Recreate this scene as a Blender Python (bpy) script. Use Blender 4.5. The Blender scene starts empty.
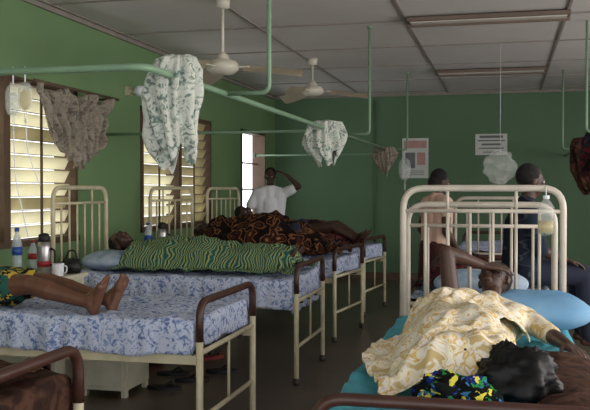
import bpy, math, random
from mathutils import Vector, Matrix, noise
random.seed(4)
V=Vector
sc=bpy.context.scene
try:
    sc.view_settings.view_transform='Standard'
    sc.view_settings.look='None'
except Exception: pass

# ---------------------------------------------------------------- materials
def srgb(c):
    return tuple(((x/255)/12.92 if x/255<=0.04045 else ((x/255+0.055)/1.055)**2.4) for x in c)+(1.0,)
def newmat(name):
    m=bpy.data.materials.new(name); m.use_nodes=True
    nt=m.node_tree; b=nt.nodes['Principled BSDF']
    return m,nt,b
def plain(name,c,rough=.6,metal=0,var=.12,scale=6,spec=None,bump=0,transl=0):
    m,nt,b=newmat(name)
    tc=nt.nodes.new('ShaderNodeTexCoord'); n=nt.nodes.new('ShaderNodeTexNoise')
    n.inputs['Scale'].default_value=scale; n.inputs['Detail'].default_value=5
    nt.links.new(tc.outputs['Object'],n.inputs['Vector'])
    r=nt.nodes.new('ShaderNodeValToRGB'); c=srgb(c)
    r.color_ramp.elements[0].position=.3; r.color_ramp.elements[1].position=.7
    r.color_ramp.elements[0].color=tuple(x*(1-var) for x in c[:3])+(1,)
    r.color_ramp.elements[1].color=tuple(min(1,x*(1+var)) for x in c[:3])+(1,)
    nt.links.new(n.outputs['Fac'],r.inputs['Fac']); nt.links.new(r.outputs['Color'],b.inputs['Base Color'])
    b.inputs['Roughness'].default_value=rough; b.inputs['Metallic'].default_value=metal
    if spec is not None: b.inputs['Specular IOR Level'].default_value=spec
    if bump:
        bp=nt.nodes.new('ShaderNodeBump'); bp.inputs['Strength'].default_value=bump; bp.inputs['Distance'].default_value=.01
        nt.links.new(n.outputs['Fac'],bp.inputs['Height']); nt.links.new(bp.outputs['Normal'],b.inputs['Normal'])
    if transl:
        t=nt.nodes.new('ShaderNodeBsdfTranslucent'); nt.links.new(r.outputs['Color'],t.inputs['Color'])
        mx=nt.nodes.new('ShaderNodeMixShader'); mx.inputs[0].default_value=transl
        out=nt.nodes['Material Output']
        nt.links.new(b.outputs[0],mx.inputs[1]); nt.links.new(t.outputs[0],mx.inputs[2]); nt.links.new(mx.outputs[0],out.inputs['Surface'])
    return m
def fabric(name,cols,scale=10,kind='noise',dist=.3,stretch=(1,1,1),rough=.9):
    m,nt,b=newmat(name)
    tc=nt.nodes.new('ShaderNodeTexCoord'); mp=nt.nodes.new('ShaderNodeMapping')
    mp.inputs['Scale'].default_value=stretch
    nt.links.new(tc.outputs['Object'],mp.inputs['Vector'])
    dn=nt.nodes.new('ShaderNodeTexNoise'); dn.inputs['Scale'].default_value=scale*.6
    nt.links.new(mp.outputs[0],dn.inputs['Vector'])
    ma=nt.nodes.new('ShaderNodeMixRGB'); ma.blend_type='ADD'; ma.inputs[0].default_value=dist
    nt.links.new(mp.outputs[0],ma.inputs[1]); nt.links.new(dn.outputs['Color'],ma.inputs[2])
    if kind=='noise':
        t=nt.nodes.new('ShaderNodeTexNoise'); t.inputs['Detail'].default_value=2.5; o='Fac'
    elif kind=='wave':
        t=nt.nodes.new('ShaderNodeTexWave'); t.inputs['Distortion'].default_value=3; t.inputs['Detail'].default_value=1; o='Fac'
    elif kind=='edge':
        t=nt.nodes.new('ShaderNodeTexVoronoi'); t.feature='DISTANCE_TO_EDGE'; o='Distance'
    elif kind=='cell':
        t=nt.nodes.new('ShaderNodeTexVoronoi'); o='Color'
    else:
        t=nt.nodes.new('ShaderNodeTexVoronoi'); o='Distance'
    t.inputs['Scale'].default_value=scale
    nt.links.new(ma.outputs[0],t.inputs['Vector'])
    r=nt.nodes.new('ShaderNodeValToRGB'); r.color_ramp.interpolation='LINEAR' if kind=='noise' else 'CONSTANT'
    el=r.color_ramp.elements
    el[0].position=cols[0][0]; el[0].color=srgb(cols[0][1])
    el[1].position=cols[-1][0]; el[1].color=srgb(cols[-1][1])
    for p,c in cols[1:-1]:
        e=el.new(p); e.color=srgb(c)
    if kind=='cell':
        sp=nt.nodes.new('ShaderNodeSeparateColor'); nt.links.new(t.outputs[o],sp.inputs[0]); nt.links.new(sp.outputs[0],r.inputs['Fac'])
    else: nt.links.new(t.outputs[o],r.inputs['Fac'])
    nt.links.new(r.outputs['Color'],b.inputs['Base Color'])
    b.inputs['Roughness'].default_value=rough; b.inputs['Specular IOR Level'].default_value=.15
    return m
def clear(name,c,alpha=.35):
    m,nt,b=newmat(name)
    b.inputs['Base Color'].default_value=srgb(c); b.inputs['Roughness'].default_value=.15
    b.inputs['Alpha'].default_value=alpha
    return m

M={}
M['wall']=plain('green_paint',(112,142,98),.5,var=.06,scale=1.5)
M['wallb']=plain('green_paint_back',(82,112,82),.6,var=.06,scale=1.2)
M['ceil']=plain('ceiling_board',(204,198,194),.85,var=.06,scale=1.2)
M['batten']=plain('ceiling_batten',(140,132,124),.8)
M['floor']=plain('worn_terrazzo',(84,72,62),.32,var=.18,scale=3)
M['cream']=plain('cream_enamel',(204,194,164),.4,var=.12,scale=9)
M['white']=plain('white_enamel',(204,194,180),.4,var=.10,scale=9)
M['rust']=plain('maroon_rail',(66,38,30),.4,var=.25,scale=14)
M['dkmetal']=plain('dark_spring_steel',(60,54,48),.6)
M['pipe']=plain('pale_green_pipe',(120,150,122),.45,var=.07)
M['wood']=plain('brown_window_frame',(88,68,50),.6,var=.2)
M['slat']=plain('louver_glass',(232,228,206),.4,var=.08,scale=3,transl=.7)
M['slat2']=plain('louver_glass_darker',(190,182,152),.45,var=.2,scale=3,transl=.6)  # darker, less translucent slat tone with stronger variation
M['skin']=plain('dark_brown_skin',(104,68,50),.5,var=.14,scale=12)
M['skin2']=plain('deep_brown_skin',(70,46,36),.5,var=.12,scale=12)
M['hair']=plain('black_hair',(16,13,12),.85,var=.3,scale=60,bump=.6)
M['eye']=plain('eye_white',(225,220,210),.3,var=0)
M['pupil']=plain('pupil',(15,10,8),.3,var=0)
M['lips']=plain('lips',(92,48,42),.45)
M['shirt']=plain('white_shirt',(236,236,242),.9,var=.03)
M['tan']=plain('tan_top',(214,178,160),.9)
M['maroonc']=plain('maroon_cloth',(66,30,30),.9)
M['navy']=plain('navy_cloth',(36,40,58),.9)
M['dshirt']=fabric('dark_striped_shirt',[(0,(40,48,62)),(.4,(70,74,84)),(.6,(34,38,50))],9,'wave',.05,(0.1,0.1,2))
M['pink']=plain('pink_shirt',(226,150,164),.9)
M['bluec']=plain('blue_gown',(96,122,160),.9)
M['black']=plain('black_rubber',(20,20,22),.6)
M['redsole']=plain('red_rubber',(140,44,44),.6)
M['bag']=plain('black_polythene',(7,7,9),.5,var=.2,spec=.28)
M['pillow']=fabric('pillow_blue',[(.35,(106,154,194)),(.7,(136,178,212))],4,'noise')
M['pillow2']=fabric('pillow_pale',[(.35,(136,160,186)),(.6,(176,190,208))],8,'noise')
M['teal']=plain('teal_sheet',(76,162,182),.85,var=.15,scale=5)
M['floral']=fabric('floral_sheet',[(.34,(100,120,170)),(.43,(150,166,206)),(.49,(200,208,232)),(.60,(208,214,234)),(.68,(140,158,200))],34,'noise',.10)
M['mat']=plain('mattress_cover',(120,120,110),.9)
M['greeny']=fabric('wax_print_green_yellow',[(0,(44,96,92)),(.25,(160,168,84)),(.42,(48,122,126)),(.60,(186,188,104)),(.84,(38,76,80))],6.5,'wave',.22,(1.0,1.5,1.0))
M['brownp']=fabric('wax_print_brown',[(0,(160,104,60)),(.16,(70,40,30)),(.34,(34,22,22)),(.50,(128,84,50)),(.58,(26,18,18))],7.5,'vor',.35)
M['yellow']=fabric('wrapper_cream_yellow',[(.36,(200,176,124)),(.43,(236,230,218)),(.49,(232,216,172)),(.53,(206,166,88)),(.56,(238,232,222)),(.68,(226,218,194))],15,'noise',.22)
M['multi']=fabric('multicolour_print',[(0,(14,20,16)),(.35,(40,130,60)),(.5,(20,40,120)),(.62,(14,14,18)),(.78,(220,210,80)),(.88,(60,120,170))],34,'cell',.18)
M['yp']=fabric('dress_print',[(0,(30,34,30)),(.25,(190,160,60)),(.5,(44,90,80)),(.75,(24,26,30))],30,'cell',.15)
M['darkb']=fabric('dark_brown_blanket',[(.35,(48,32,27)),(.55,(84,58,46)),(.7,(52,36,30))],10,'noise',.3)
M['net']=fabric('pale_leaf_curtain',[(.36,(108,126,118)),(.43,(156,166,156)),(.50,(198,202,192)),(.64,(206,206,198)),(.74,(146,156,146))],26,'noise',.2)
M['curt']=fabric('taupe_curtain',[(.35,(104,96,88)),(.5,(158,148,134)),(.65,(126,118,106))],18,'noise',.2)
M['bluew']=fabric('blue_white_blanket',[(.38,(70,96,130)),(.5,(170,184,200)),(.65,(96,110,140))],14,'noise',.3)
M['redp']=fabric('red_dark_print',[(0,(80,30,32)),(.3,(28,24,32)),(.6,(110,66,58)),(.8,(30,32,46))],24,'cell',.2)
M['paper']=plain('paper',(206,208,202),.8,var=.03)
M['ink']=plain('ink',(112,114,116),.8)
M['redink']=plain('pink_ink',(186,144,138),.8)
M['lamp']=plain('fixture_diffuser',(190,184,176),.6,var=.05)
M['lampb']=plain('fixture_body',(104,88,76),.6)
M['fan']=plain('fan_cream',(206,200,184),.4)
M['fanb']=plain('fan_blade',(180,166,142),.5)
M['locker']=plain('painted_locker',(196,190,170),.6)
M['steel']=plain('brushed_steel',(170,165,165),.3,metal=.8)
M['red']=plain('red_plastic',(150,30,34),.4)
M['blue']=plain('blue_plastic',(40,80,160),.4)
M['clear']=clear('clear_plastic',(225,230,225),.25)
M['bottle']=clear('bottle_plastic',(200,215,220),.5)
M['fluid']=clear('iv_fluid',(214,190,100),.5)
M['wire']=plain('cable',(24,22,20),.6)

# ---------------------------------------------------------------- mesh builder
class MB:
    def __init__(s): s.v=[];s.f=[];s.mi=[];s.sm=[]
    def add(s,vs,fs,mi=0,sm=True):
        o=len(s.v); s.v+= [tuple(v) for v in vs]
        for f in fs: s.f.append(tuple(i+o for i in f)); s.mi.append(mi); s.sm.append(sm)
    def box(s,c,d,mi=0,R=None):
        c=V(c); vs=[]
        for x in(-.5,.5):
            for y in(-.5,.5):
                for z in(-.5,.5):
                    p=V((x*d[0],y*d[1],z*d[2]))
                    if R is not None: p=R@p
                    vs.append(p+c)
        s.add(vs,[(0,1,3,2),(4,6,7,5),(0,4,5,1),(2,3,7,6),(0,2,6,4),(1,5,7,3)],mi,False)
    def bb(s,a,b,mi=0):
        s.box([(a[i]+b[i])/2 for i in range(3)],[abs(b[i]-a[i]) for i in range(3)],mi)
    def tube(s,pts,r,mi=0,seg=10):
        pts=[V(p) for p in pts]; n=len(pts)
        rs=r if isinstance(r,(list,tuple)) else [r]*n
        t0=(pts[1]-pts[0]).normalized()
        a=V((0,0,1)) if abs(t0.z)<.9 else V((1,0,0))
        nx=t0.cross(a).normalized(); vs=[]
        for i,p in enumerate(pts):
            if i==0:t=t0
            elif i==n-1:t=(pts[i]-pts[i-1]).normalized()
            else:t=((pts[i+1]-pts[i]).normalized()+(pts[i]-pts[i-1]).normalized()).normalized()
            nx=(nx-t*nx.dot(t)).normalized(); ny=t.cross(nx)
            for k in range(seg):
                an=2*math.pi*k/seg
                vs.append(p+(nx*math.cos(an)+ny*math.sin(an))*rs[i])
        fs=[]
        for i in range(n-1):
            for k in range(seg):
                k2=(k+1)%seg
                fs.append((i*seg+k,i*seg+k2,(i+1)*seg+k2,(i+1)*seg+k))
        fs.append(tuple(range(seg))[::-1]); fs.append(tuple((n-1)*seg+k for k in range(seg)))
        s.add(vs,fs,mi,True)
    def cap(s,p0,p1,r0,r1,mi=0,seg=12):
        p0=V(p0);p1=V(p1)
        if (p1-p0).length<1e-5: p1=p0+V((0,0,1e-3))
        t=(p1-p0).normalized(); pts=[];rs=[]
        for a in(85,60,35,12): pts.append(p0-t*r0*math.sin(math.radians(a)));rs.append(r0*math.cos(math.radians(a)))
        for a in(12,35,60,85): pts.append(p1+t*r1*math.sin(math.radians(a)));rs.append(r1*math.cos(math.radians(a)))
        s.tube(pts,rs,mi,seg)
    def ell(s,c,ax,ay,az,mi=0,nu=16,nv=10,fn=None):
        c=V(c);ax=V(ax);ay=V(ay);az=V(az);vs=[];fs=[]
        for j in range(1,nv):
            th=math.pi*j/nv
            for i in range(nu):
                ph=2*math.pi*i/nu
                d=V((math.sin(th)*math.cos(ph),math.sin(th)*math.sin(ph),math.cos(th)))
                if fn: d=fn(d)
                vs.append(c+ax*d.x+ay*d.y+az*d.z)
        dt=fn(V((0,0,1))) if fn else V((0,0,1)); db=fn(V((0,0,-1))) if fn else V((0,0,-1))
        vs.append(c+az*dt.z); vs.append(c+az*db.z)
        T=len(vs)-2;B=T+1
        for i in range(nu):
            i2=(i+1)%nu
            fs.append((T,i,i2)); fs.append((B,(nv-2)*nu+i2,(nv-2)*nu+i))
            for j in range(nv-2): fs.append((j*nu+i,(j+1)*nu+i,(j+1)*nu+i2,j*nu+i2))
        s.add(vs,fs,mi,True)
    def lathe(s,prof,c,mi=0,seg=20):
        c=V(c); s.tube([c+V((0,0,z)) for r,z in prof],[max(r,1e-4) for r,z in prof],mi,seg)
    def grid(s,nu,nv,fn,mi=0):
        vs=[fn(i/nu,j/nv) for i in range(nu+1) for j in range(nv+1)]
        fs=[(i*(nv+1)+j,(i+1)*(nv+1)+j,(i+1)*(nv+1)+j+1,i*(nv+1)+j+1) for i in range(nu) for j in range(nv)]
        s.add(vs,fs,mi,True)
    def out(s,name,mats,parent=None,loc=(0,0,0),rz=0,bevel=0,solid=0,vox=0,smit=3,sub=0):
        me=bpy.data.meshes.new(name); me.from_pydata(s.v,[],s.f)
        for m in mats: me.materials.append(M[m] if isinstance(m,str) else m)
        me.polygons.foreach_set('material_index',s.mi); me.polygons.foreach_set('use_smooth',s.sm)
        me.validate(); me.update()
        o=bpy.data.objects.new(name,me); sc.collection.objects.link(o)
        o.location=loc; o.rotation_euler=(0,0,rz)
        if parent: o.parent=parent
        if vox:
            r=o.modifiers.new('remesh','REMESH'); r.mode='VOXEL'; r.voxel_size=vox; r.use_smooth_shade=True
            if smit:
                k=o.modifiers.new('smooth','SMOOTH'); k.factor=.5; k.iterations=smit
        if bevel:
            b=o.modifiers.new('bevel','BEVEL'); b.width=bevel; b.segments=2; b.limit_method='ANGLE'
        if solid:
            d=o.modifiers.new('solid','SOLIDIFY'); d.thickness=solid; d.offset=1
        return o
def empty(name,loc=(0,0,0),rz=0):
    e=bpy.data.objects.new(name,None); sc.collection.objects.link(e)
    e.location=loc; e.rotation_euler=(0,0,rz); e.empty_display_size=.1
    return e
def fillet(pts,rad,n=6):
    pts=[V(p) for p in pts]; out=[pts[0]]
    for i in range(1,len(pts)-1):
        a,b,c=pts[i-1],pts[i],pts[i+1]
        r=min(rad,(a-b).length*.49,(c-b).length*.49)
        p=b+(a-b).normalized()*r; q=b+(c-b).normalized()*r
        for k in range(n+1):
            t=k/n; out.append(p*(1-t)**2+b*2*t*(1-t)+q*t*t)
    out.append(pts[-1]); return out
def nz(x,y,z=0): return noise.noise(V((x,y,z)))

# ---------------------------------------------------------------- room
H=3.0; XL=-3.73; YB=13.7; XR=3.9; YF=-2.5
m=MB(); m.bb((XL-.2,YF,-.1),(XR+.2,YB+.2,0)); m.out('floor',['floor'])
m=MB(); m.bb((XL-.2,YF,H),(XR+.2,YB+.2,H+.1)); m.out('ceiling',['ceil'])
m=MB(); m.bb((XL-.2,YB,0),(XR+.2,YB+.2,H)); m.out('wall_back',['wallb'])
def wall_x(name,x0,x1,ops,z0,z1,mat):
    m=MB(); m.bb((x0,YF,0),(x1,YB,z0)); m.bb((x0,YF,z1),(x1,YB,H)); y=YF
    for a,b in ops: m.bb((x0,y,z0),(x1,a,z1)); y=b
    m.bb((x0,y,z0),(x1,YB,z1)); m.out(name,[mat])
opsL=[(1.2,3.4),(4.65,6.92),(8.3,10.48),(11.8,13.05)]
wall_x('wall_left',XL-.2,XL,opsL,1.0,2.34,'wall')
opsR=[(.5,3.0),(4.2,6.7),(8,10.5)]
wall_x('wall_right',XR,XR+.2,opsR,1.0,2.34,'wall')
m=MB()
for k in range(-1,6):
    x=-.88+1.4*(k-1)
    if XL<x<XR: m.bb((x-.012,YF,H-.012),(x+.012,YB,H-.0005))
y=YF+.5
while y<YB:
    m.bb((XL,y-.012,H-.011),(XR,y+.012,H-.0005)); y+=1.4
m.out('trim_1',['batten'])
m=MB(); m.bb((XL,YF,H-.05),(XL+.03,YB,H-.001)); m.bb((XL,YB-.03,H-.04),(XR,YB,H-.001)); m.out('trim_2',['batten'])
m=MB(); m.bb((XL,YF,0),(XL+.015,YB,.12)); m.out('baseboard_left',['wood'])
m=MB(); m.bb((XL,YB-.015,0),(XR,YB,.12)); m.out('baseboard_back',['wood'])
def window(name,x,y0,y1,mull,dim=0,noslats=False):
    m=MB(); z0,z1=1.0,2.34; w=.05 if not noslats else .035
    m.bb((x-.14,y0,z0),(x+.02,y0+w,z1)); m.bb((x-.19,y1-w,z0),(x+.02,y1,z1))
    m.bb((x-.14,y0,z0),(x+.04,y1,z0+.05)); m.bb((x-.14,y0,z1-w),(x+.02,y1,z1))
    for q in mull: m.bb((x-.14,q-.045,z0),(x+.025,q+.045,z1))
    edges=[y0]+list(mull)+[y1]
    if not noslats:
      for i in range(len(edges)-1):
        a=edges[i]+.055;b=edges[i+1]-.055; n=11
        for k in range(n):
            z=z0+.11+k*(z1-z0-.2)/(n-1)
            R=Matrix.Rotation(math.radians(28),3,'Y')
            mi=1 if (i+k*2)%5 else 2
            if dim and i==1: mi=2
            m.box((x-.06,(a+b)/2,z),(.006,b-a,.112),mi,R)
            m.box((x-.03-.005,(a+b)/2,z-.054),(.008,b-a,.006),0)  # brown strip stands in for the shaded gap line under each slat
        m.bb((x-.02,(a+b)/2-.010,z0+.05),(x-.005,(a+b)/2+.010,z1-.06),0)
    else:
        m.bb((x-.12,y0,z0+.45),(x-.10,y1,z0+.47)); m.bb((x-.12,y0,z0+.85),(x-.10,y1,z0+.87))
    m.out(name,['wood','slat','slat2'])
window('window_1',XL,4.65,6.92,[5.8])
window('window_2',XL,8.3,10.48,[9.38],1)
window('window_3',XL,11.8,13.05,[],0,True)
window('window_4',XL,1.2,3.4,[2.3])

for i,(xa,xb,y) in enumerate([(-.86,.54,7.75),(-.87,.5,11.2)]):
    m=MB(); m.bb((xa,y-.14,H-.05),(xb,y+.14,H-.013),1); m.bb((xa+.03,y-.12,H-.062),(xb-.03,y+.12,H-.05),0)
    m.bb((xa,y-.012,H-.080),(xb,y+.012,H-.05),1)
    m.out('fluorescent_light_fixture',['lamp','lampb'],bevel=.004)
def fan(x,y,z,rot,cm='fan'):
    m=MB(); c=(x,y,0)
    m.lathe([(.012,H-.09),(.055,H-.08),(.06,H-.005),(.01,H)],c,0)
    m.tube([(x,y,z+.08),(x,y,H-.05)],.012,0)
    m.lathe([(.02,z+.12),(.05,z+.09),(.05,z+.07),(.11,z+.05),(.13,z+.02),(.13,z-.02),(.09,z-.05),(.03,z-.06)][::-1],c,0,24)
    for k in range(3):
        a=rot+k*2*math.pi/3; d=V((math.cos(a),math.sin(a),0)); n=V((-d.y,d.x,0))
        m.box(V((x,y,z))+d*.15,(.14,.045,.008),0,Matrix.Rotation(a,3,'Z'))
        def bf(u,v):
            r=.18+.47*u; w=.066+.012*math.sin(u*3.1)
            if u>.9: w*=1-(u-.9)*4
            return V((x,y,z-.005-.05*u))+d*r+n*((v-.5)*2*w)+V((0,0,(v-.5)*.07))
        m.grid(12,3,bf,1)
    m.out('ceiling_fan',[cm,'fanb'],solid=0)
fan(-2.22,6.55,2.44,.12)
fan(-2.2,9.76,2.61,.3)
m=MB(); m.box((XL+.02,7.98,2.45),(.04,.09,.09),1); m.cap((XL+.04,7.98,2.45),(XL+.1,7.98,2.45),.03,.03,1); m.ell((XL+.15,7.98,2.45),(.07,0,0),(0,.075,0),(0,0,.055),0)
m.out('wall_lamp',['shirt','cream'])

# ---------------------------------------------------------------- curtain rails
RZ=1.98; RX=-1.5
m=MB(); r=.017
m.tube(fillet([(XL,3.4,RZ),(RX,3.4,RZ),(RX,YB-1.2,RZ)],.08),r)
m.tube([(XL,7.46,RZ),(RX,7.46,RZ)],r*.8); m.tube([(XL,YB-1.2,RZ),(RX,YB-1.2,RZ)],r*.8)
for y in(4.47,8.0,11.2):
    m.tube(fillet([(-1.25,y,H),(-1.25,y,RZ),(RX,y,RZ)],.05),r*.75)
    m.lathe([(.03,H-.02),(.03,H-.001)],(-1.25,y,0))
for y in(3.4,7.46,YB-1.2): m.tube([(XL,y,RZ),(XL+.015,y,RZ)],.035)
m.out('curtain_rail',['pipe'])
m=MB()
m.tube([(.90,6.9,RZ),(.90,YB,RZ)],r*.9)
for y in (8.2,11.5): m.tube(fillet([(.72,y,H),(.72,y,RZ),(.90,y,RZ)],.05),r*.75)
m.out('curtain_rail',['pipe'])

def bundle(name,c,prof,mat,seed,folds=7,seg=96,flat=.6,ang=0,rag=.10):
    m=MB(); vs=[];fs=[];n=len(prof)
    sub=[]
    for i in range(n-1):
        for k in range(8):
            t=k/8; t2=t*t*(3-2*t)
            sub.append(tuple(prof[i][j]*(1-t2)+prof[i+1][j]*t2 for j in range(3)))
    sub.append(prof[-1]); z0=prof[0][0]; z1=prof[-1][0]
    for (z,rr,ox) in sub:
        dn=(z0-z)/(z0-z1)
        for k in range(seg):
            a=2*math.pi*k/seg
            w=1+.16*math.sin(folds*a+seed+dn*1.8)*(.4+dn*.6)+.12*math.sin((folds*2+1)*a+seed*2-dn*3)+.07*math.sin((folds*3+2)*a+seed+dn*2)+.34*nz(math.cos(a)*1.4+seed,math.sin(a)*1.4,z*5)
            dz=rag*dn*nz(math.cos(a)*1.6+seed*3,math.sin(a)*1.6,9)*1.6+ .01*nz(a*2,z*9,seed)
            x=ox+math.cos(a)*rr*w; y=math.sin(a)*rr*w*flat
            vs.append((c[0]+x*math.cos(ang)-y*math.sin(ang),c[1]+x*math.sin(ang)+y*math.cos(ang),c[2]+z+dz))
    N=len(sub)
    for i in range(N-1):
        for k in range(seg):
            k2=(k+1)%seg; fs.append((i*seg+k,(i+1)*seg+k,(i+1)*seg+k2,i*seg+k2))
    fs.append(tuple(range(seg)))
    m.add(vs,fs,0,True); return m.out(name,[mat],solid=.004)
bundle('bundled_curtain',(RX-.02,3.76,RZ),[(.10,.045,.02),(.085,.09,.01),(.02,.120,0),(-.08,.122,-.015),(-.18,.10,-.01),(-.27,.10,.0),(-.32,.09,.01),(-.36,.07,.02)],'net',1.3,5,flat=.7,rag=.12)
bundle('bundled_curtain',(RX,7.15,RZ),[(.06,.05,0),(.05,.12,0),(-.05,.155,0),(-.15,.14,.0),(-.22,.12,.02),(-.27,.08,.03)],'net',4.1,5,ang=.4,rag=.12)
bundle('bundled_curtain',(RX,10.9,RZ),[(.03,.03,0),(.02,.09,0),(-.08,.12,0),(-.18,.10,.0),(-.26,.04,0)],'curt',2.1,5)
m=MB()
def cf(u,v):
    y=5.90+1.25*u; d=v
    yc=6.62; wN=1-.38*d**1.3
    y=yc+(y-yc)*wN
    z=2.28-.05*math.sin(u*math.pi*3)**2*(1-v)-(.66-.22*abs(u-.5)*2)*v
    x=-3.50+.030*math.sin(u*46+v*2)+.018*math.sin(u*83-v*3)+.05*nz(u*5,v*4,2)
    return V((x,y,z))
m.grid(120,26,cf,0); m.tube([(-3.5,5.85,2.29),(-3.5,7.3,2.29)],.010,1)
for q in(5.9,7.25): m.tube([(XL+.02,q,2.29),(-3.5,q,2.29)],.008,1)
m.out('window_curtain',['curt','wood'],solid=.004)
bundle('hanging_clothes',(.90,8.5,RZ),[(.04,.03,0),(.02,.14,0),(-.1,.17,0),(-.3,.17,.0),(-.38,.13,.0),(-.44,.06,0)],'redp',3.3,5,flat=.8)
bundle('hanging_clothes',(.90,9.6,RZ),[(.04,.03,0),(.02,.16,0),(-.1,.19,0),(-.3,.19,.0),(-.45,.17,.0),(-.55,.1,0)],'darkb',5.3,5,flat=.8)

# ---------------------------------------------------------------- beds
def bed(x,y,rz,L=2.0,W=.93,hH=1.47,fH=.88,top=.78,sheet='floral',metal='cream',hang=.17,foothang=.15):
    e=empty('hospital_bed',(x,y,0),rz); w=W/2; t=.019
    m=MB()
    m.tube(fillet([(0,-w,0),(0,-w,hH),(0,w,hH),(0,w,0)],.12),t,0)
    m.tube([(0,-w,hH-.13),(0,w,hH-.13)],.012,0); m.tube([(0,-w,top-.02),(0,w,top-.02)],.014,0); m.tube([(0,-w,.28),(0,w,.28)],.012,0)
    for k in range(1,7):
        yy=-w+W*k/7; m.tube([(0,yy,top-.02),(0,yy,hH-.13)],.009,0,8)
    for k in (2,5):
        yy=-w+W*k/7; m.tube([(0,yy,hH-.13),(0,yy,hH)],.009,0,8)
    m.tube([(L,-w,0),(L,-w,fH-.17)],t,0); m.tube([(L,w,0),(L,w,fH-.17)],t,0)
    m.tube(fillet([(L,-w,fH-.2),(L,-w,fH),(L,w,fH),(L,w,fH-.2)],.13),t*1.1,1)
    m.tube([(L,-w,.62),(L,w,.62)],.014,0); m.tube([(L,-w,.28),(L,w,.28)],.014,0)
    m.tube([(L,0,.28),(L,0,.62)],.009,0,8)
    for (xx,yy) in((0,-w),(0,w),(L,-w),(L,w)): m.lathe([(.026,0),(.028,.03),(.022,.05)],(xx,yy,0),2)
    zr=top-.19
    for yy in(-w+.015,w-.015): m.bb((0,yy-.012,zr-.03),(L,yy+.012,zr+.02),0)
    for k in range(11):
        xx=.1+k*(L-.2)/10; m.bb((xx-.012,-w+.02,zr-.005),(xx+.012,w-.02,zr+.012),2)
    for yy in(-.25,0,.25): m.bb((0,yy-.01,zr-.006),(L,yy+.01,zr+.008),2)
    m.out('frame',[metal,'rust','dkmetal'],e)
    m=MB(); m.bb((.04,-w+.03,zr+.015),(L-.05,w-.03,top-.012)); m.out('mattress',['mat'],e,bevel=.03)
    m=MB(); sd=x*3.1+y*1.7
    x0=.035;x1=L-.045
    def sf(u,v):
        sx=x0+(x1+foothang-x0)*u; ty=(v-.5)*2*(w+hang)
        ex=max(0,sx-x1); ey=max(0,abs(ty)-w+.01)
        hem=1+.25*nz(sx*3,sd,1 if ty>0 else 2)
        ez=max(ex,ey*hem)
        sg=1 if ty>0 else -1
        X=min(sx,x1)+(.010 if ex>0 else 0)+ .006*nz(ty*14,sd,3)*min(1,ex*20)
        Y=ty if ey==0 else sg*(w-.01+ .012+.036*abs(nz(sx*9,sd,sg))*min(1,ey*12)*1.3)
        Z=top-ez+.016*nz(sx*4,ty*4,sd)+.026*(abs(nz(sx*7+ty*3,ty*9,sd))) -.004
        return V((X,Y,Z))
    m.grid(110,70,sf,0); m.out('sheet',[sheet],e,solid=.004)
    return e
HX=-3.5
bed(HX,2.33,0,sheet='darkb')
b1=bed(HX,4.52,0)
b2=bed(HX,6.58,0,foothang=.26,hang=.2)
b3=bed(HX,8.62,-.12,hang=.15)
b4=bed(HX,10.35,-.12)
TR=.72
bR=bed(-.13,4.95,-math.pi/2,L=2.36,W=.89,hH=1.46,fH=.80,top=TR,sheet='teal',metal='white',hang=.12)
bR2=bed(-.15,5.32,math.pi/2,L=2.0,W=.88,hH=1.36,top=.76,metal='white',sheet='bluew')
bR3=bed(-.1,9.7,math.pi/2,L=2.0,W=.88,hH=1.36,top=.76,metal='white')

def pillow(loc,sx,sy,sz,rz,mat,tilt=0):
    m=MB()
    def pf(d):
        q=.55
        f=lambda a:math.copysign(abs(a)**q,a)
        k=V((f(d.x),f(d.y),d.z))
        h=max(0,1-max(abs(k.x),abs(k.y))**3*.75)
        return V((k.x,k.y,math.copysign(abs(d.z)**.7,d.z)*(.35+.65*h)*(1+.12*nz(k.x*3,k.y*3,d.z))))
    m.ell((0,0,0),(sx/2,0,0),(0,sy/2,0),(0,0,sz/2),0,32,16,pf)
    o=m.out('pillow',[mat],None,loc,rz); o.rotation_euler=(0,tilt,rz); return o
pillow((.13,4.62,TR+.10),.62,.44,.20,.05,'pillow')
pillow((-3.22,4.55,.87),.42,.62,.2,0,'pillow2',.25)
pillow((-3.2,6.62,.86),.42,.64,.17,0,'pillow2')
pillow((-3.2,8.62,.86),.4,.6,.17,-.1,'pillow2')
pillow((-3.2,10.35,.88),.4,.6,.2,-.1,'pillow2',.2)
pillow((-.15,5.62,.85),.6,.4,.17,0,'pillow2')

# ---------------------------------------------------------------- people
def frame3(f,u):
    f=V(f).normalized(); u=V(u); u=(u-f*u.dot(f)).normalized(); return f,u,f.cross(u)
def hand(m,wr,d,n,side,curl=.5):
    wr=V(wr);d=V(d).normalized();n=V(n);n=(n-d*n.dot(d)).normalized();s=d.cross(n)*side
    for off,l0,lens in((.030,.082,(.036,.024,.020)),(.010,.086,(.041,.027,.021)),(-.010,.083,(.038,.025,.020)),(-.029,.076,(.030,.019,.017))):
        k=wr+d*l0+s*off; m.cap(wr+s*off*.6+d*.01,k,.015,.0125,0,10)
        a=0;p=k
        for j,L in enumerate(lens):
            a+=curl*(.55+.25*j); dd=(d*math.cos(a)+n*math.sin(a)+s*off*1.5).normalized()
            q=p+dd*L; m.cap(p,q,.0098-.001*j,.009-.001*j,0,8); p=q
    p=wr+d*.022+s*.026
    m.cap(wr+d*.01,p,.016,.014,0,10)
    q=p+(d*.62+s*.72+n*.2).normalized()*.038; m.cap(p,q,.014,.011,0,8)
    q2=q+(d*.85+s*.35+n*.35).normalized()*.030; m.cap(q,q2,.0105,.0085,0,8)
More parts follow.
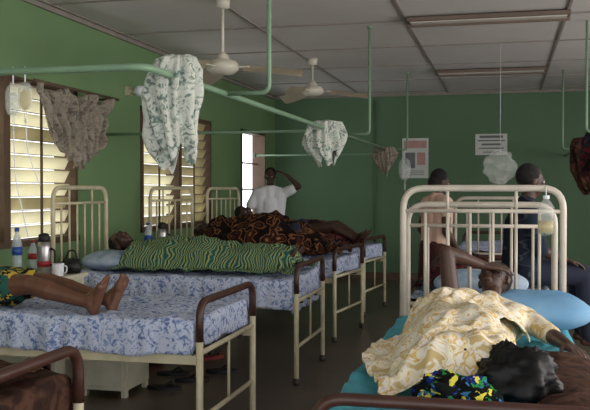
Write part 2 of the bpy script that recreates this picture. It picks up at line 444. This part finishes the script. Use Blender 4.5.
def figure(name,J,face,up,skin='skin',clothes=(),hands={},loc=(0,0,0),rz=0,vox=.007,hair='hair',closed=False,slim=1.0,hairlong=False):
    e=empty(name,loc,rz); J={k:V(v) for k,v in J.items()}
    caps=[]
    def C(tag,a,b,ra,rb): caps.append((tag,V(a),V(b),ra*slim,rb*slim))
    mid=lambda a,b,t=.5:J[a]*(1-t)+J[b]*t
    C('torso',J['pel'],J['che'],.115,.125)
    for s in'LR':
        wst=(J['hip'+s]+J['sh'+s])/2; wst=wst+((J['pel']+J['che'])/2-wst)*.22
        C('torso',J['hip'+s],wst,.098,.085); C('torso',wst,J['sh'+s]+(J['che']-J['sh'+s])*.3,.085,.088)
        C('torso',J['neck'],J['sh'+s],.048,.056)
        C('uarm'+s,J['sh'+s],J['el'+s],.056,.041)
        fm=mid('el'+s,'wr'+s,.35); C('farm'+s,J['el'+s],fm,.040,.041); C('farm'+s,fm,J['wr'+s],.040,.026)
        C('thigh'+s,J['hip'+s],J['kn'+s],.092,.056)
        cm=mid('kn'+s,'an'+s,.32); C('shin'+s,J['kn'+s],cm,.054,.057); C('shin'+s,cm,J['an'+s],.056,.034)
    C('torso',J['hipL'],J['hipR'],.10,.10); C('torso',J['che'],J['neck'],.10,.06)
    C('neck',J['neck'],J['head']-V(up).normalized()*.05,.056,.053)
    m=MB()
    for t,a,b,ra,rb in caps: m.cap(a,b,ra,rb)
    for s in'LR':
        an=J['an'+s]; sh=(an-J['kn'+s]).normalized(); fd=(J['toe'+s]-an); fd=(fd-sh*fd.dot(sh)*.6).normalized(); sd=fd.cross(sh).normalized()
        heel=an+sh*.035-fd*.035; ball=an+sh*.05+fd*.105
        m.cap(an,heel,.036,.030); m.cap(heel,ball,.030,.027); m.cap(an+fd*.02,ball,.036,.022)
        for k,(o,l,r) in enumerate(((-.034,.05,.014),(-.014,.052,.0105),(.003,.047,.010),(.019,.04,.0095),(.033,.032,.009))):
            if s=='R': o=-o
            m.cap(ball+sd*o*.8-fd*.02,ball+sd*o+sh*.008+fd*l,r+.006,r,0,8)
            m.cap(an+sh*.03+fd*.03,ball+sd*o*.8,.026,.022,0,8)
    f,u,r=frame3(face,up); h=J['head']
    E=lambda a,b,c,R1,R2,R3:m.ell(h+r*a+f*b+u*c,r*R1,f*R2,u*R3,0,20,12)
    E(0,-.012,.025,.073,.092,.092); E(0,.020,-.03,.058,.064,.075); E(0,.052,-.086,.026,.024,.02)
    E(0,.05,-.02,.05,.035,.05)
    m.cap(h+r*-.036+f*.076+u*.026,h+r*.036+f*.076+u*.026,.0115,.0115,0,8)
    m.cap(h+f*.088+u*.012,h+f*.104-u*.026,.008,.0125,0,8)
    for q in(-1,1):
        m.ell(h+r*q*.013+f*.094-u*.03,r*.010,f*.010,u*.008); E(q*.040,.062,-.02,.020,.02,.02)
        m.ell(h+r*q*.077-f*.005-u*.005,r*.010,f*.018,u*.030)
        m.ell(h+r*q*.031+f*.072+u*.006,r*.015,f*.013,u*.010 if closed else u*.008)
    m.ell(h+f*.085-u*.054,r*.024,f*.011,u*.008); m.ell(h+f*.084-u*.066,r*.021,f*.012,u*.009)
    for s,(d,n,side,curl) in hands.items(): hand(m,J['wr'+s],d,n,side,curl)
    m.out('body',[skin],e,vox=vox,smit=2)
    m=MB()
    m.ell(h+f*.0935-u*.060,r*.021,f*.006,u*.009,2,12,8)
    if not closed:
        for q in(-1,1):
            m.ell(h+r*q*.031+f*.078+u*.006,r*.0115,f*.0105,u*.0075,0,12,8); m.ell(h+r*q*.031+f*.0855+u*.006,r*.005,f*.0045,u*.005,1,10,8)
    for q in(-1,1): m.cap(h+r*q*.018+f*.090+u*.028,h+r*q*.044+f*.080+u*.029,.0035,.003,1,6)
    m.out('face_details',['eye','pupil','lips'],e)
    if hair:
        m=MB()
        def hf(d): return d*(1+.04*nz(d.x*7,d.y*7,d.z*7))
        m.ell(h-f*.027+u*.040,r*.083,f*.088,u*.090,0,28,18,hf)
        if hairlong: m.ell(h-f*.06-u*.02,r*.07,f*.06,u*.09,0,20,12,hf)
        m.out('hair',[hair],e)
    for (nm,mat,tags,inf,extra) in clothes:
        m=MB()
        for t,a,b,ra,rb in caps:
            if t in tags: m.cap(a,b,ra+inf,rb+inf)
            for tg in tags:
                if isinstance(tg,tuple) and tg[0]==t: m.cap(a,a+(b-a)*tg[1],ra+inf,ra+(rb-ra)*tg[1]+inf)
        for (a,b,ra,rb) in extra: m.cap(a,b,ra,rb)
        m.out(nm,[mat],e,vox=.012,smit=3)
    return e
def lie(knee=.0,z=.0):
    zz=.11+z
    return dict(head=(.12,0,zz+.10),neck=(.27,0,zz+.03),che=(.42,0,zz),pel=(.82,0,zz),
      shL=(.33,.16,zz),shR=(.33,-.16,zz),hipL=(.86,.09,zz-.01),hipR=(.86,-.09,zz-.01),
      elL=(.60,.19,zz-.05),elR=(.60,-.17,zz-.05),wrL=(.82,.15,zz-.05),wrR=(.82,-.13,zz-.05),
      knL=(1.24-knee*.25,.10,zz+.0+knee),knR=(1.24-knee*.25,-.10,zz+knee*.8),
      anL=(1.54-knee*.5,.09,zz-.05),anR=(1.54-knee*.5,-.10,zz-.05),
      toeL=(1.66-knee*.5,.12,zz+.03),toeR=(1.66-knee*.5,-.13,zz+.03))
hs=dict(L=((1,0,0),(0,-1,0),-1,.4),R=((1,0,0),(0,1,0),1,.4))
allt=('torso','uarmL','uarmR')
# patient on the near left bed (lower legs bare, feet up)
J=lie(.0); J.update(knL=(.98,.10,.13),knR=(.98,-.08,.14),hipL=(.60,.09,.11),hipR=(.60,-.09,.11),pel=(.56,0,.11),che=(.20,0,.14),
  anL=(1.38,.10,.050),anR=(1.34,-.02,.052),toeL=(1.44,.14,.25),toeR=(1.41,-.02,.26),
  shL=(.10,.17,.17),shR=(.10,-.17,.17),neck=(.04,0,.19),head=(-.04,0,.30),elL=(.34,.26,.1),elR=(.34,-.26,.12),wrL=(.54,.2,.1),wrR=(.50,-.14,.25))
figure('patient',J,(.45,-.1,.9),(-.9,0,.4),'skin',[('pink_shirt','pink',allt,.014,[]),
   ('printed_wrapper','yp',(('thighL',.6),('thighR',.6)),.022,[((.50,0,.12),(.76,.02,.10),.14,.11)])],hs,(-3.50,4.42,.79),-.16,.006,closed=True)
figure('patient',lie(0),(.15,-.75,.9),(-1,0,.25),'skin2',[('blue_gown','bluec',('torso',('uarmL',.7),('uarmR',.7),'thighL','thighR'),.012,[])],hs,(-3.28,6.66,.80),0,.008,closed=True)
figure('patient',lie(.18),(.1,-.6,.9),(-1,0,.25),'skin2',[('navy_gown','navy',allt+('farmL','farmR','thighL','thighR'),.014,[])],hs,(-3.23,8.58,.80),-.12,.008,closed=True)
J=lie(.1); J.update(head=(.02,0,.32),neck=(.10,0,.24),che=(.22,0,.18),shL=(.13,.17,.20),shR=(.13,-.17,.20),pel=(.6,0,.11),hipL=(.64,.09,.1),hipR=(.64,-.09,.1),elL=(.38,.25,.14),elR=(.38,-.25,.14),wrL=(.58,.16,.2),wrR=(.58,-.16,.2))
figure('patient',J,(.8,-.35,.5),(-.6,0,.8),'skin2',[('maroon_top','maroonc',allt+('farmL','farmR'),.014,[])],hs,(-3.2,10.2,.82),-.12,.009)

def drape(name,e_loc,rz,body,x0,x1,y0,y1,w,mat,seed,wr=.02,nu=110,nv=70,maxhang=.3,scale=8):
    m=MB()
    def prof(x):
        if x<=body[0][0]: return body[0][1:]
        for a,b in zip(body,body[1:]):
            if a[0]<=x<=b[0]:
                t=(x-a[0])/(b[0]-a[0]); t=t*t*(3-2*t)
                return tuple(a[i]*(1-t)+b[i]*t for i in(1,2,3))
        return body[-1][1:]
    def f(u,v):
        xx=x0+(x1-x0)*u; ya=y0+.06*nz(xx*2.2,seed,1)*2; yb=y1+.06*nz(xx*2.2,seed,5)*2
        yy=ya+(yb-ya)*v; xx+=.05*nz(yy*3,seed,7)*2*(1 if u<.5 else -1)*abs(u-.5)*2
        yc,hw,hh=prof(xx)
        q=min(1,abs(yy-yc)/hw); hgt=hh*(1-q**2.2)**.75
        fold=wr*(1-abs(nz(xx*scale*.6+yy*scale*.5,yy*scale,seed))*2.2)+wr*.7*nz(xx*scale*2,yy*scale*1.3,seed+4)
        z=.022+hgt+max(0,fold*.9+wr*.3)
        Y=yy
        if abs(yy)>w:
            ex=abs(yy)-w; Y=math.copysign(w+.035+.012*nz(xx*12,seed,3),yy); z=.02-min(ex,maxhang)+ (fold*.3)
        return V((xx,Y,z))
    m.grid(nu,nv,f,0); return m.out(name,[mat],None,e_loc,rz,solid=.005)
drape('printed_blanket',(HX,6.58,.785),0,[(.35,.05,.24,.16),(.5,.05,.31,.20),(.75,.05,.31,.22),(1.1,.05,.30,.23),(1.4,.05,.27,.18),(1.7,.05,.25,.17),(1.84,.05,.22,.16),(1.93,.05,.2,.02)],.46,1.93,-.40,.42,.455,'greeny',3.3,wr=.026)
drape('printed_blanket',(HX,8.62,.785),-.12,[(.4,0,.25,.18),(.55,0,.33,.32),(.85,0,.36,.34),(1.2,0,.36,.38),(1.45,0,.32,.28),(1.7,0,.25,.16),(1.9,0,.2,.03)],.42,1.93,-.42,.44,.455,'brownp',6.1,wr=.035)
drape('printed_blanket',(HX,10.35,.785),-.12,[(.55,0,.25,.02),(.7,0,.3,.2),(1.2,0,.3,.26),(1.6,0,.3,.18),(1.85,0,.2,.03)],.5,1.9,-.42,.42,.455,'redp',8.1)
drape('printed_blanket',(HX,2.33,.785),0,[(.2,0,.3,.04),(1.2,0,.3,.05),(1.9,0,.3,.03)],.3,1.93,-.44,.44,.455,'darkb',2.1)

# ---- patient on the right bed
J=dict(head=(-.055,4.56,.975),neck=(-.075,4.40,.88),che=(-.085,4.22,.80),pel=(-.13,3.84,.795),
 shL=(.10,4.30,.82),shR=(-.25,4.30,.83),elR=(-.285,4.34,1.135),wrR=(-.105,4.44,1.065),
 elL=(.21,4.07,.78),wrL=(.27,3.84,.775),hipL=(-.07,3.79,.795),hipR=(-.20,3.79,.795),
 knL=(-.09,3.44,.79),knR=(-.23,3.44,.79),anL=(-.10,3.15,.765),anR=(-.23,3.15,.765),toeL=(-.10,3.04,.83),toeR=(-.23,3.04,.83))
figure('patient',J,(-.40,-.72,.85),(.12,.85,.60),'skin2',[('print_blouse','yellow',('torso','uarmL'),.010,[])],
  dict(R=((.86,.30,-.10),(.1,.25,-1),1,.35),L=((.35,-.9,-.1),(-.2,0,-1),-1,.35)),vox=.0055,closed=True,slim=.93)
drape('patterned_wrapper',(-.13,4.95,TR+.005),-math.pi/2,
 [(.68,-.10,.24,.14),(.76,-.10,.27,.20),(.9,-.06,.28,.19),(1.15,-.03,.28,.19),(1.5,-.03,.28,.19),(1.72,-.03,.26,.15),(1.84,-.03,.25,.17),(1.92,-.03,.24,.16),(2.03,-.03,.2,.03)],
 .70,2.04,-.35,.16,.44,'yellow',5.5,wr=.030,nu=150,nv=90,scale=9,maxhang=.16)
drape('dark_blanket',(-.13,4.95,TR+.005),-math.pi/2,[(.9,.33,.02,.0),(1.1,.36,.08,.01),(1.6,.36,.10,.02),(2.25,.36,.12,.02)],1.18,2.28,.20,.50,.44,'darkb',9.5,wr=.016,nu=90,nv=40)
m=MB()
def bgf(d):
    k=1+.32*nz(d.x*2.0,d.y*2.0,d.z*2.0+3)+.20*abs(nz(d.x*4.5,d.y*4.5,d.z*4.5))
    q=d*k
    if q.z<-.62: q.z=-.62
    return q
m.ell((0,0,0),(.135,0,0),(0,.11,0),(0,0,.10),0,56,36,bgf)
m.ell((-.03,.02,.08),(.05,0,0),(0,.03,0),(0,0,.045),0,24,16,lambda d:d*(1+.5*nz(d.x*4,d.y*4,d.z*4)))
m.ell((.06,-.01,.07),(.045,.02,0),(0,.02,0),(0,0,.045),0,24,16,lambda d:d*(1+.6*nz(d.x*4+3,d.y*4,d.z*4)))
m.out('black_plastic_bag',['bag'],None,(.03,2.96,TR+.088))
m=MB()
m.ell((0,0,0),(.13,0,0),(0,.08,0),(0,0,.075),0,56,36,lambda d:(lambda q:V((q.x,q.y,max(q.z,-.5))))(d*(1+.35*nz(d.x*2.4+7,d.y*2.4,d.z*2.4)+.2*abs(nz(d.x*6,d.y*6+5,d.z*6)))))
m.out('folded_print_cloth',['multi'],None,(-.16,2.77,TR+.06))

# ---- standing man in white shirt (hand raised to his head)
J=dict(pel=(0,0,.95),che=(0,0,1.25),neck=(0,0,1.46),head=(0,.02,1.64),shR=(.18,0,1.40),shL=(-.18,0,1.40),
 elR=(.31,.06,1.17),wrR=(.24,.26,1.08),elL=(-.40,.08,1.50),wrL=(-.22,.06,1.66),
 hipL=(-.09,0,.9),hipR=(.09,0,.9),knL=(-.10,.02,.49),knR=(.10,.02,.49),anL=(-.11,0,.09),anR=(.11,0,.09),toeL=(-.12,.16,.03),toeR=(.12,.16,.03))
figure('man_in_white_shirt',J,(.1,1,-.1),(0,0,1),'skin2',[('shirt','shirt',('torso',('uarmL',.6),('uarmR',.7)),.022,[]),
  ('trousers','navy',('thighL','thighR','shinL','shinR'),.016,[((-.09,0,.93),(.09,0,.93),.115,.115)])],
  dict(R=((-.5,.6,-.3),(0,-.3,-1),-1,.5),L=((.8,-.05,.5),(.3,-.2,-.9),-1,.5)),(-3.2,11.5,0),math.pi+.25,.008)
J=dict(pel=(0,0,.92),che=(0,0,1.2),neck=(0,0,1.37),head=(.01,.03,1.53),shL=(-.165,0,1.32),shR=(.165,0,1.32),
 elL=(-.22,-.04,1.05),wrL=(-.19,.12,.86),elR=(.22,-.04,1.05),wrR=(.19,.12,.86),
 hipL=(-.09,0,.88),hipR=(.09,0,.88),knL=(-.10,.02,.48),knR=(.10,.02,.48),anL=(-.10,0,.09),anR=(.10,0,.09),toeL=(-.11,.16,.03),toeR=(.11,.16,.03))
figure('woman_standing',J,(.1,1,-.35),(0,.3,1),'skin2',[('tan_top','tan',('torso',('uarmL',.35),('uarmR',.35)),.016,[]),
  ('dark_skirt','maroonc',(),.0,[((-.08,0,.88),(-.1,0,.32),.13,.15),((.08,0,.88),(.1,0,.32),.13,.15),((0,0,.9),(0,0,.32),.13,.15)])],
  dict(L=((0,.5,-.8),(1,0,0),-1,.4),R=((0,.5,-.8),(-1,0,0),1,.4)),(-.66,8.55,0),-.9,.008,hairlong=True)
J=dict(pel=(0,0,.13),che=(.03,0,.42),neck=(.05,0,.58),head=(.08,0,.74),shL=(.04,.17,.53),shR=(.04,-.17,.53),
 elL=(.10,.24,.27),wrL=(.28,.16,.20),elR=(.10,-.24,.27),wrR=(.28,-.16,.20),hipL=(.03,.09,.11),hipR=(.03,-.09,.11),
 knL=(.43,.11,.09),knR=(.43,-.11,.09),anL=(.46,.11,-.34),anR=(.46,-.11,-.34),toeL=(.62,.12,-.38),toeR=(.62,-.12,-.38))
figure('seated_visitor',J,(1,.2,-.1),(0,0,1),'skin2',[('dark_shirt','dshirt',('torso','uarmL','uarmR'),.016,[]),
  ('trousers','navy',('thighL','thighR','shinL','shinR'),.016,[])],
  dict(L=((1,-.2,-.3),(0,0,-1),1,.4),R=((1,.2,-.3),(0,0,-1),-1,.4)),(.10,6.25,.77),.15,.008)
drape('patterned_blanket',(-.15,5.32,.765),math.pi/2,[(.5,.1,.1,.02),(.7,.1,.25,.14),(1.2,.1,.25,.16),(1.6,.1,.2,.06)],.5,1.9,-.05,.46,.43,'redp',7.7)

# ---------------------------------------------------------------- bedside items
def locker(x,y,w=.45,d=.42,h=.84):
    m=MB(); m.bb((-w/2,-d/2,.06),(w/2,d/2,h-.03),0); m.bb((-w/2-.02,-d/2-.02,h-.03),(w/2+.02,d/2+.02,h),0)
    for a in(-1,1):
        for b in(-1,1): m.bb((a*(w/2-.02)-.02,b*(d/2-.02)-.02,0),(a*(w/2-.02)+.02,b*(d/2-.02)+.02,.06),1)
    m.bb((w/2,-d/2+.02,h-.2),(w/2+.012,d/2-.02,h-.05),0); m.bb((w/2,-d/2+.02,.09),(w/2+.012,d/2-.02,h-.23),0)
    m.bb((w/2+.012,-.05,h-.14),(w/2+.03,.05,h-.12),1); m.bb((w/2+.012,.12,.35),(w/2+.03,.14,.45),1)
    m.out('bedside_locker',['locker','dkmetal'],None,(x,y,0),0,bevel=.004)
locker(-3.25,5.52); locker(-3.3,7.58); locker(-3.3,9.45,.4,.3)
m=MB(); m.bb((-.17,-.2,.05),(.17,.2,.5)); m.bb((-.18,-.21,.5),(.18,.21,.53))
for a in(-.15,.15):
    for b in(-.17,.17): m.bb((a-.02,b-.02,0),(a+.02,b+.02,.05))
m.bb((.17,-.18,.08),(.178,.18,.27)); m.bb((.17,-.18,.29),(.178,.18,.48)); m.bb((-.15,-.208,.08),(.15,-.2,.48))
m.out('storage_box',['locker'],None,(-2.72,5.62,0),.0,bevel=.004)
def thermos(x,y,z,mat='steel'):
    m=MB(); m.lathe([(.045,0),(.05,.01),(.05,.2),(.042,.23),(.035,.24)],(0,0,0),0); m.lathe([(.036,.24),(.04,.245),(.038,.29),(.02,.30)],(0,0,0),1)
    m.tube(fillet([(.048,0,.19),(.085,0,.18),(.085,0,.08),(.048,0,.07)],.02),.008,1)
    m.lathe([(.051,.06),(.051,.1)],(0,0,0),2)
    m.out('thermos_flask',[mat,'black','red'],None,(x,y,z))
thermos(-3.22,5.50,.84)
def bottle(x,y,z,h=.3,capm='blue',mat='bottle',name='water_bottle'):
    m=MB(); m.lathe([(.03,0),(.037,.01),(.037,h*.3),(.034,h*.35),(.037,h*.4),(.037,h*.65),(.014,h*.88),(.014,h*.93)],(0,0,0),0); m.lathe([(.017,h*.92),(.017,h)],(0,0,0),1)
    m.lathe([(.0376,h*.42),(.0376,h*.6)],(0,0,0),1)
    m.out(name,[mat,capm],None,(x,y,z))
bottle(-3.40,5.44,.84,.34); bottle(-3.38,5.62,.84,.24,'red')
m=MB(); m.lathe([(.03,0),(.038,.005),(.042,.09),(.039,.09),(.035,.012),(.001,.01)],(0,0,0),0); m.tube(fillet([(.04,0,.075),(.07,0,.07),(.065,0,.025),(.036,0,.02)],.015),.005,0); m.out('mug',['shirt'],None,(-3.08,5.45,.84))
m=MB(); m.ell((0,0,.05),(.08,0,0),(0,.07,0),(0,0,.06),0,24,14,lambda d:(lambda q:V((q.x,q.y,max(q.z,-.8))))(d*(1+.3*nz(d.x*3,d.y*3,d.z*3)))); m.tube(fillet([(-.05,0,.09),(-.02,0,.17),(.03,0,.17),(.05,0,.09)],.03),.006); m.out('small_handbag',['black'],None,(-3.08,5.64,.84))
bottle(-3.3,7.52,.84,.3); thermos(-3.2,7.62,.84)
def sandal(x,y,a,mt='black'):
    m=MB()
    vs=[];n=20
    for lay in(0,.025):
        for k in range(n):
            t=2*math.pi*k/n; xx=math.cos(t)*.13; w=.045+.008*math.cos(t)-.008*math.cos(2*t); vs.append((xx,math.sin(t)*w,lay))
    fs=[tuple(range(n))[::-1],tuple(range(n,2*n))]+[(k,(k+1)%n,n+(k+1)%n,n+k) for k in range(n)]
    m.add(vs,fs,0,False)
    for q in(-1,1): m.tube(fillet([(.075,0,.025),(.05,q*.02,.06),(-.01,q*.045,.02)],.03),.008,1,8)
    m.out('sandal',[mt,'black'],None,(x,y,0),a)
for (x,y,a,c) in((-2.52,6.22,.3,'black'),(-2.30,6.05,.5,'black'),(-2.62,6.75,.6,'redsole'),(-2.45,6.9,.9,'redsole'),(-2.40,5.75,.1,'black'),(-2.18,6.4,.2,'black')): sandal(x,y,a,c)
m=MB(); m.ell((0,0,.05),(.1,0,0),(0,.07,0),(0,0,.05),0,24,12,lambda d:(lambda q:V((q.x,q.y,max(q.z,-.9))))(d*(1+.3*nz(d.x*3,d.y*3,d.z*3)))); m.out('red_bag',['red'],None,(-2.85,6.6,0))

def ivbag(name,x,y,z,fl='fluid',s=1,tubelen=.4):
    m=MB()
    m.ell((0,0,-.16*s),(.05*s,0,0),(0,.02*s,0),(0,0,.09*s),0,20,14,lambda d:V((math.copysign(abs(d.x)**.6,d.x),d.y,math.copysign(abs(d.z)**.8,d.z))))
    m.ell((0,0,-.18*s),(.042*s,0,0),(0,.015*s,0),(0,0,.065*s),1,20,12)
    m.tube([(0,0,.02),(0,0,-.07*s)],.003,2,6); m.tube([(0,0,-.25*s),(0,0,-.33*s)],.009*s,0,8)
    m.tube(fillet([(0,0,-.3*s),(.01,0,-.3*s-tubelen*.5),(.06,.02,-.3*s-tubelen)],.05),.0025,2,6)
    m.out(name,['clear',fl,'shirt'],None,(x,y,z))
ivbag('iv_drip_bag',-2.08,3.4,RZ,'fluid',.7,.3)
ivbag('iv_drip_bag',-2.14,3.4,RZ,'clear',.8,.5)
ivbag('iv_drip_bag',-1.28,11.2,RZ,'clear',1.6,.3)
m=MB()
m.lathe([(.02,-.20),(.042,-.19),(.045,-.05),(.03,-.02),(.015,0)],(0,0,0),0); m.lathe([(.018,0),(.018,.02)],(0,0,0),2); m.lathe([(.04,-.185),(.042,-.12)],(0,0,0),1); m.tube([(0,0,.02),(0,.06,.07)],.003,2,6)
m.out('drip_bottle',['clear','fluid','shirt'],None,(.22,4.88,1.40))
m=MB(); m.ell((0,0,-.2),(.16,0,0),(0,.1,0),(0,0,.17),0,32,20,lambda d:d*(1+.35*nz(d.x*2.5,d.y*2.5,d.z*2.5))); m.tube([(0,0,-.05),(0,0,H-1.92)],.002,1,6)
m.out('clear_plastic_bag',['clear','shirt'],None,(-.05,9.0,1.88))
m=MB(); m.bb((-.457,YB-.012,2.0),(.03,YB-.002,2.33),0)
for k,(w,h) in enumerate(((.36,.04),(.42,.02),(.3,.03),(.38,.02),(.25,.015))):
    z=2.285-k*.06; m.bb((-.213-w/2,YB-.016,z-h/2),(-.213+w/2,YB-.011,z+h/2),1)
m.out('wall_notice',['paper','ink'])
m=MB(); m.bb((-1.606,YB-.012,1.64),(-1.19,YB-.002,2.28),0); m.bb((-1.58,YB-.016,2.12),(-1.22,YB-.011,2.24),2); m.bb((-1.56,YB-.016,1.80),(-1.40,YB-.011,2.05),1); m.bb((-1.37,YB-.016,1.85),(-1.24,YB-.011,2.05),2)
for k in range(3): m.bb((-1.56,YB-.016,1.69+k*.03),(-1.26,YB-.011,1.70+k*.03),1)
m.out('wall_poster',['paper','ink','redink'])
m=MB(); m.tube([(-2.05,YB-.02,.3),(-2.05,YB-.02,2.9)],.012); m.out('trim_3',['wallb'])

# ---------------------------------------------------------------- light
w=bpy.data.worlds.new('World'); sc.world=w; w.use_nodes=True
bg=w.node_tree.nodes['Background']; bg.inputs[0].default_value=(.96,.97,1,1); bg.inputs[1].default_value=2.45
def area(name,loc,rot,sx,sy,p,col=(1,.95,.90)):
    l=bpy.data.lights.new(name,'AREA'); l.shape='RECTANGLE'; l.size=sx; l.size_y=sy; l.energy=p; l.color=col
    o=bpy.data.objects.new(name,l); sc.collection.objects.link(o); o.location=loc; o.rotation_euler=rot; return o
for i,(a,b) in enumerate(opsR):
    area('window_daylight_%d'%i,(XR-.03,(a+b)/2,1.67),(0,math.radians(90),0),1.3,b-a,[120,80,42][i])
cam=bpy.data.cameras.new('camera'); cam.sensor_width=36; cam.lens=850/590*36; cam.clip_end=200
co=bpy.data.objects.new('camera',cam); sc.collection.objects.link(co); co.location=(0,0,1.45)
co.rotation_euler=(math.radians(90-1.01),0,math.radians(13.88)); sc.camera=co
